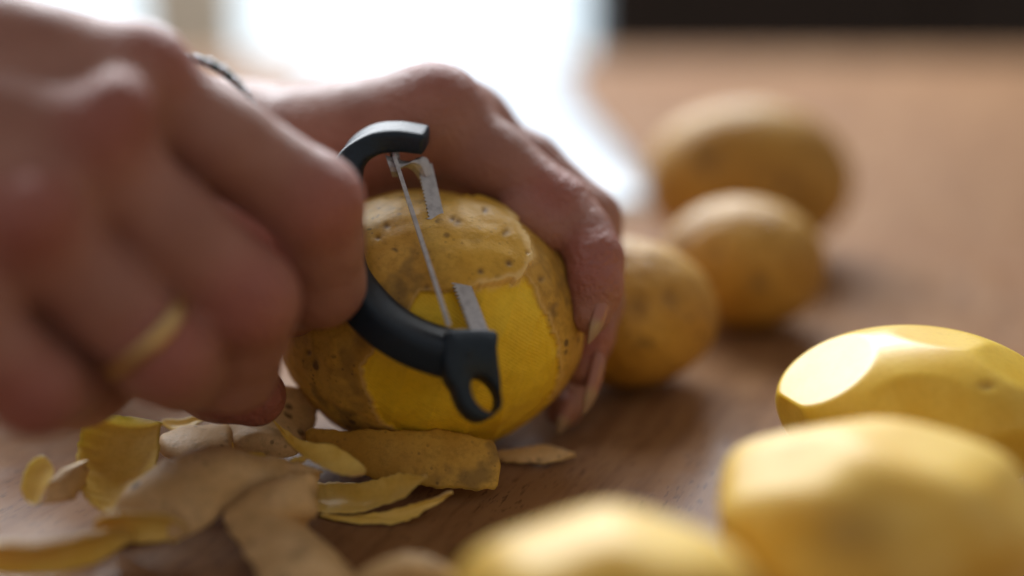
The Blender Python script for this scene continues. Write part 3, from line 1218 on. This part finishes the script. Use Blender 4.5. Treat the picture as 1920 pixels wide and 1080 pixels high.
def body(name, palm, fingers, h, label, knuckles, kp=0.010, kf=0.0008, kj=0.004):
    pts = np.array([p[:3] for seg in palm for p in seg[:2]] + [p[:3] for f in fingers for p in f])
    R = 0.032
    fld = Field(pts.min(0) - R, pts.max(0) + R, h)
    f = fld.blank()
    for a, b in palm:
        fld.cone(f, a[:3], b[:3], a[3], b[3], kp)
    g = fld.blank()
    for fg in fingers:
        q = fld.blank()
        for a, b in zip(fg[:-1], fg[1:]):
            fld.cone(q, a[:3], b[:3], a[3], b[3], 0.003)
        g = smin(g, q, kf)
    f = smin(f, g, kj)
    V, F = surface_nets(f, fld.lo, h)
    V = relax(V, F, 3, 0.5)
    # soft relief: tendons and folds
    red = np.zeros(len(V))
    for k in knuckles:
        dd = np.linalg.norm(V - np.array(k[:3]), axis=1)
        red = np.maximum(red, np.exp(-(dd / k[3]) ** 2))
    o = mesh_obj(name, V, F, MT['human'], person, attrs={'red': red})
    o['label'] = label
    return o


def J(px, py, d, r):
    return (*at(px, py, d), r)


# fist that holds the peeler
wr = J(-480, 130, 0.300, 0.027)
el = J(-900, 260, 0.310, 0.031)
mi, mm, mr, mp = J(240, 150, 0.305, 0.0128), J(165, 285, 0.292, 0.0130), J(55, 430, 0.284, 0.0124), J(-95, 575, 0.277, 0.0112)
bi, bm_, br_, bp = J(-420, 20, 0.306, 0.0170), J(-440, 140, 0.298, 0.0170), J(-460, 260, 0.294, 0.0165), J(-480, 370, 0.294, 0.0150)
palm = [(el, wr), (wr, bi), (wr, bm_), (wr, br_), (wr, bp)]
palm += [(bi, mi[:3] + (0.0120,)), (bm_, mm[:3] + (0.0122,)), (br_, mr[:3] + (0.0116,)), (bp, mp[:3] + (0.0108,))]
palm += [(J(-200, 60, 0.316, 0.018), J(215, 215, 0.312, 0.0095)), (J(-220, 180, 0.310, 0.018), J(110, 350, 0.302, 0.0095)), (J(-240, 300, 0.306, 0.016), J(-20, 500, 0.294, 0.009))]
palm += [(J(228, 196, 0.2865, 0.0060), J(190, 238, 0.2850, 0.0060)), (J(285, 118, 0.300, 0.0065), J(262, 128, 0.299, 0.006)), (J(62, 395, 0.2745, 0.0058), J(48, 410, 0.2735, 0.0055))]
palm += [(J(95, 615, 0.2985, 0.0065), J(150, 705, 0.3040, 0.0070)), (J(300, 420, 0.338, 0.015), J(440, 455, 0.349, 0.012)), (J(440, 455, 0.349, 0.012), J(525, 450, 0.350, 0.011))]
palm += [(J(50, 610, 0.318, 0.0165), J(138, 705, 0.326, 0.0125)), (J(60, 420, 0.320, 0.017), J(170, 630, 0.330, 0.0145)), (J(0, 250, 0.318, 0.018), J(60, 420, 0.312, 0.018)), (J(-250, 250, 0.31, 0.022), J(-100, 480, 0.305, 0.018))]
Fi = [mi[:3] + (0.0112,), J(420, 268, 0.312, 0.0108), J(588, 380, 0.319, 0.0110), J(600, 455, 0.327, 0.0098), J(600, 530, 0.335, 0.0103), J(540, 565, 0.352, 0.0085), J(490, 560, 0.362, 0.0078)]
Fm = [mm[:3] + (0.0116,), J(320, 430, 0.301, 0.0108), J(462, 562, 0.309, 0.0112), J(455, 630, 0.318, 0.0100), J(437, 688, 0.327, 0.0102), J(400, 700, 0.345, 0.0085), J(370, 690, 0.355, 0.0078)]
Fr = [mr[:3] + (0.0110,), J(195, 555, 0.293, 0.0097), J(312, 668, 0.300, 0.0106), J(330, 685, 0.311, 0.0096), J(340, 690, 0.322, 0.0096), J(300, 690, 0.340, 0.0080), J(280, 680, 0.350, 0.0074)]
Fp = [mp[:3] + (0.0100,), J(-10, 660, 0.283, 0.0090), J(68, 730, 0.289, 0.0094), J(95, 728, 0.299, 0.0086), J(115, 715, 0.310, 0.0086), J(110, 690, 0.328, 0.0074), J(95, 670, 0.338, 0.0068)]
Ft = [J(-60, 330, 0.330, 0.0150), J(120, 520, 0.348, 0.0125), J(330, 670, 0.352, 0.0105), J(410, 715, 0.352, 0.0098), J(478, 742, 0.350, 0.0078)]
kn = [J(225, 205, 0.275, 0.016), J(300, 90, 0.30, 0.012), J(60, 400, 0.268, 0.014), J(470, 560, 0.30, 0.012), J(630, 380, 0.312, 0.012), J(320, 660, 0.29, 0.010), J(478, 742, 0.345, 0.016), J(40, 760, 0.28, 0.012)]
fist = body('hand', palm, [Fi, Fm, Fr, Fp, Ft], 0.0012, 'closed hand gripping the black peeler, gold band on the ring finger', kn, kp=0.009)

# gold band on the ring finger
def band(a, b, t, R, hw_, th):
    a, b = np.array(a[:3]), np.array(b[:3])
    c = a + (b - a) * t
    ax = norm(b - a)
    u = norm(np.cross(ax, camf))
    v = np.cross(ax, u)
    ns, sec = 64, 10
    V, F = [], []
    for i in range(ns):
        ang = 2 * math.pi * i / ns
        rd = u * math.cos(ang) + v * math.sin(ang)
        for k in range(sec):
            s_ = 2 * math.pi * k / sec
            V.append(c + rd * (R + th * math.cos(s_)) + ax * hw_ * np.sign(math.sin(s_)) * abs(math.sin(s_)) ** 0.6)
    for i in range(ns):
        for k in range(sec):
            F.append((i * sec + k, ((i + 1) % ns) * sec + k, ((i + 1) % ns) * sec + (k + 1) % sec, i * sec + (k + 1) % sec))
    return V, F


V, F = band(Fr[1], Fr[2], 0.62, 0.0108, 0.0017, 0.0007)
fix_normals(mesh_obj('ring', V, F, MT['gold'], fist))['label'] = 'plain gold band'

# hand that steadies the potato
wr2 = J(440, 330, 0.425, 0.0235)
el2 = J(60, 400, 0.480, 0.027)
m1, m2, m3, m4 = J(812, 218, 0.394, 0.0130), J(866, 252, 0.414, 0.0122), J(850, 330, 0.436, 0.0115), J(815, 400, 0.447, 0.0105)
palm2 = [(el2, wr2), (wr2, m1), (wr2, m2), (wr2, m3), (wr2, m4), (m1, m2), (m2, m3), (m3, m4), (J(560, 320, 0.415, 0.018), J(700, 270, 0.405, 0.014))]
G1 = [m1[:3] + (0.0120,), J(930, 305, 0.391, 0.0102), J(1052, 395, 0.387, 0.0092), J(1094, 440, 0.382, 0.0076), J(1116, 485, 0.377, 0.0073), J(1117, 540, 0.373, 0.0068), J(1108, 590, 0.371, 0.0054)]
G2 = [m2[:3] + (0.0112,), J(990, 312, 0.411, 0.0096), J(1104, 412, 0.406, 0.0092), J(1116, 490, 0.401, 0.0078), J(1117, 570, 0.397, 0.0074), J(1106, 630, 0.391, 0.0064), J(1093, 690, 0.386, 0.0052)]
G3 = [m3[:3] + (0.0106,), J(975, 425, 0.436, 0.0094), J(1080, 530, 0.430, 0.0090), J(1088, 600, 0.424, 0.0080), J(1083, 665, 0.416, 0.0078), J(1070, 720, 0.408, 0.0068), J(1056, 765, 0.400, 0.0056)]
G4 = [m4[:3] + (0.0096,), J(900, 490, 0.448, 0.0084), J(975, 580, 0.446, 0.0080), J(1000, 660, 0.440, 0.0070), J(1000, 740, 0.434, 0.0062)]
GT = [J(520, 330, 0.420, 0.0165), J(610, 345, 0.414, 0.0130), J(690, 352, 0.416, 0.0105), J(760, 390, 0.424, 0.0090), J(800, 430, 0.432, 0.0075)]
kn2 = [J(820, 150, 0.39, 0.013), J(1040, 360, 0.38, 0.010), J(1110, 490, 0.37, 0.012), J(1110, 640, 0.385, 0.008)]
PAD = [[J(985, 408, 0.382, 0.0078), J(1030, 432, 0.380, 0.0066)], [J(1108, 480, 0.376, 0.0066), J(1108, 530, 0.372, 0.0062)]]
hand2 = body('hand', palm2, [G1, G2, G3, G4, GT] + PAD, 0.0011, 'hand curled over the right side of the potato, long nails', kn2)


def nail(p0, p1, width, N, parent):
    p0, p1 = np.array(p0), np.array(p1)
    ax = norm(p1 - p0)
    N = norm(N - ax * (N @ ax))
    sd = np.cross(ax, N)
    ln = np.linalg.norm(p1 - p0)
    nu, nv = 24, 11
    V, tip = [], []
    for off in (0, -0.0006):
        for i in range(nu):
            u = i / (nu - 1)
            w = width / 2 * (min(1, math.sqrt(max(0.03, 1 - (1 - min(u / 0.18, 1)) ** 2))) * (1 if u < 0.45 else max(0.10, 1 - ((u - 0.45) / 0.55) ** 2.2)))
            for k in range(nv):
                v = -1 + 2 * k / (nv - 1)
                p = p0 + ax * ln * u + sd * w * v + N * (width * 0.28 * (1 - v * v) * (w / (width / 2)) + off + 0.0008 * math.sin(u * math.pi))
                V.append(p)
                tip.append(u)
    F = []
    M_ = nu * nv
    for i in range(nu - 1):
        for k in range(nv - 1):
            a = i * nv + k
            F.append((a, a + 1, a + nv + 1, a + nv))
            F.append((a + M_, a + nv + M_, a + nv + 1 + M_, a + 1 + M_))
    idx = np.arange(M_).reshape(nu, nv)
    loop = np.concatenate([idx[:, 0], idx[-1, 1:], idx[-2::-1, -1], idx[0, -2:0:-1]])
    nx = np.roll(loop, -1)
    F += np.stack([loop, loop + M_, nx + M_, nx], 1).tolist()
    o = mesh_obj('fingernail', V, F, MT['nail'], parent, attrs={'tip': tip})
    return fix_normals(o)


nail(at(1138, 540, 0.3690), at(1104, 645, 0.3668), 0.0054, camx * 0.75 - camf * 0.6 + camup * 0.1, hand2)
nail(at(1126, 660, 0.3835), at(1095, 778, 0.3803), 0.0056, camx * 0.75 - camf * 0.6, hand2)
nail(at(1070, 742, 0.3965), at(1046, 816, 0.3932), 0.0054, camx * 0.7 - camf * 0.7, hand2)

# bead bracelet on the steadying wrist, peeking over the fist
br = empty('bracelet', at(415, 210, 0.40))
br.parent = hand2
br.location = Vector(at(415, 210, 0.40).tolist()) - person.location
p0, p1 = at(335, 92, 0.40), at(485, 170, 0.40)
mid, hx = (p0 + p1) / 2, (p1 - p0) / 2
dn = norm(np.cross(hx, camf))
if dn[2] > 0:
    dn = -dn
br_mesh = {'bead': ([], []), 'silver': ([], [])}
PS, QS = cubesphere(5)
for i in range(44):
    a = 2 * math.pi * i / 44
    c = mid + dn * 0.012 + hx * 1.15 * math.cos(a) - dn * 0.012 * math.sin(a) * (1.0 if math.sin(a) > 0 else 1.6) + camf * 0.004 * math.cos(a * 2)
    k = 'bead' if i % 2 else 'silver'
    V_, F_ = br_mesh[k]
    o0 = len(V_)
    V_.extend((PS * (0.0016 if k == 'bead' else 0.0018) + c).tolist())
    F_.extend((QS + o0).tolist())
bpy.data.objects.remove(br)
Vb, Fb = br_mesh['bead']
Vs, Fs = br_mesh['silver']
o = mesh_obj('bracelet', np.array(Vb + Vs), Fb + [[i + len(Vb) for i in f] for f in Fs], [MT['bead'], MT['silver']], hand2,
             fmat=[0] * len(Fb) + [1] * len(Fs))
o['label'] = 'bracelet of dark and silver beads'
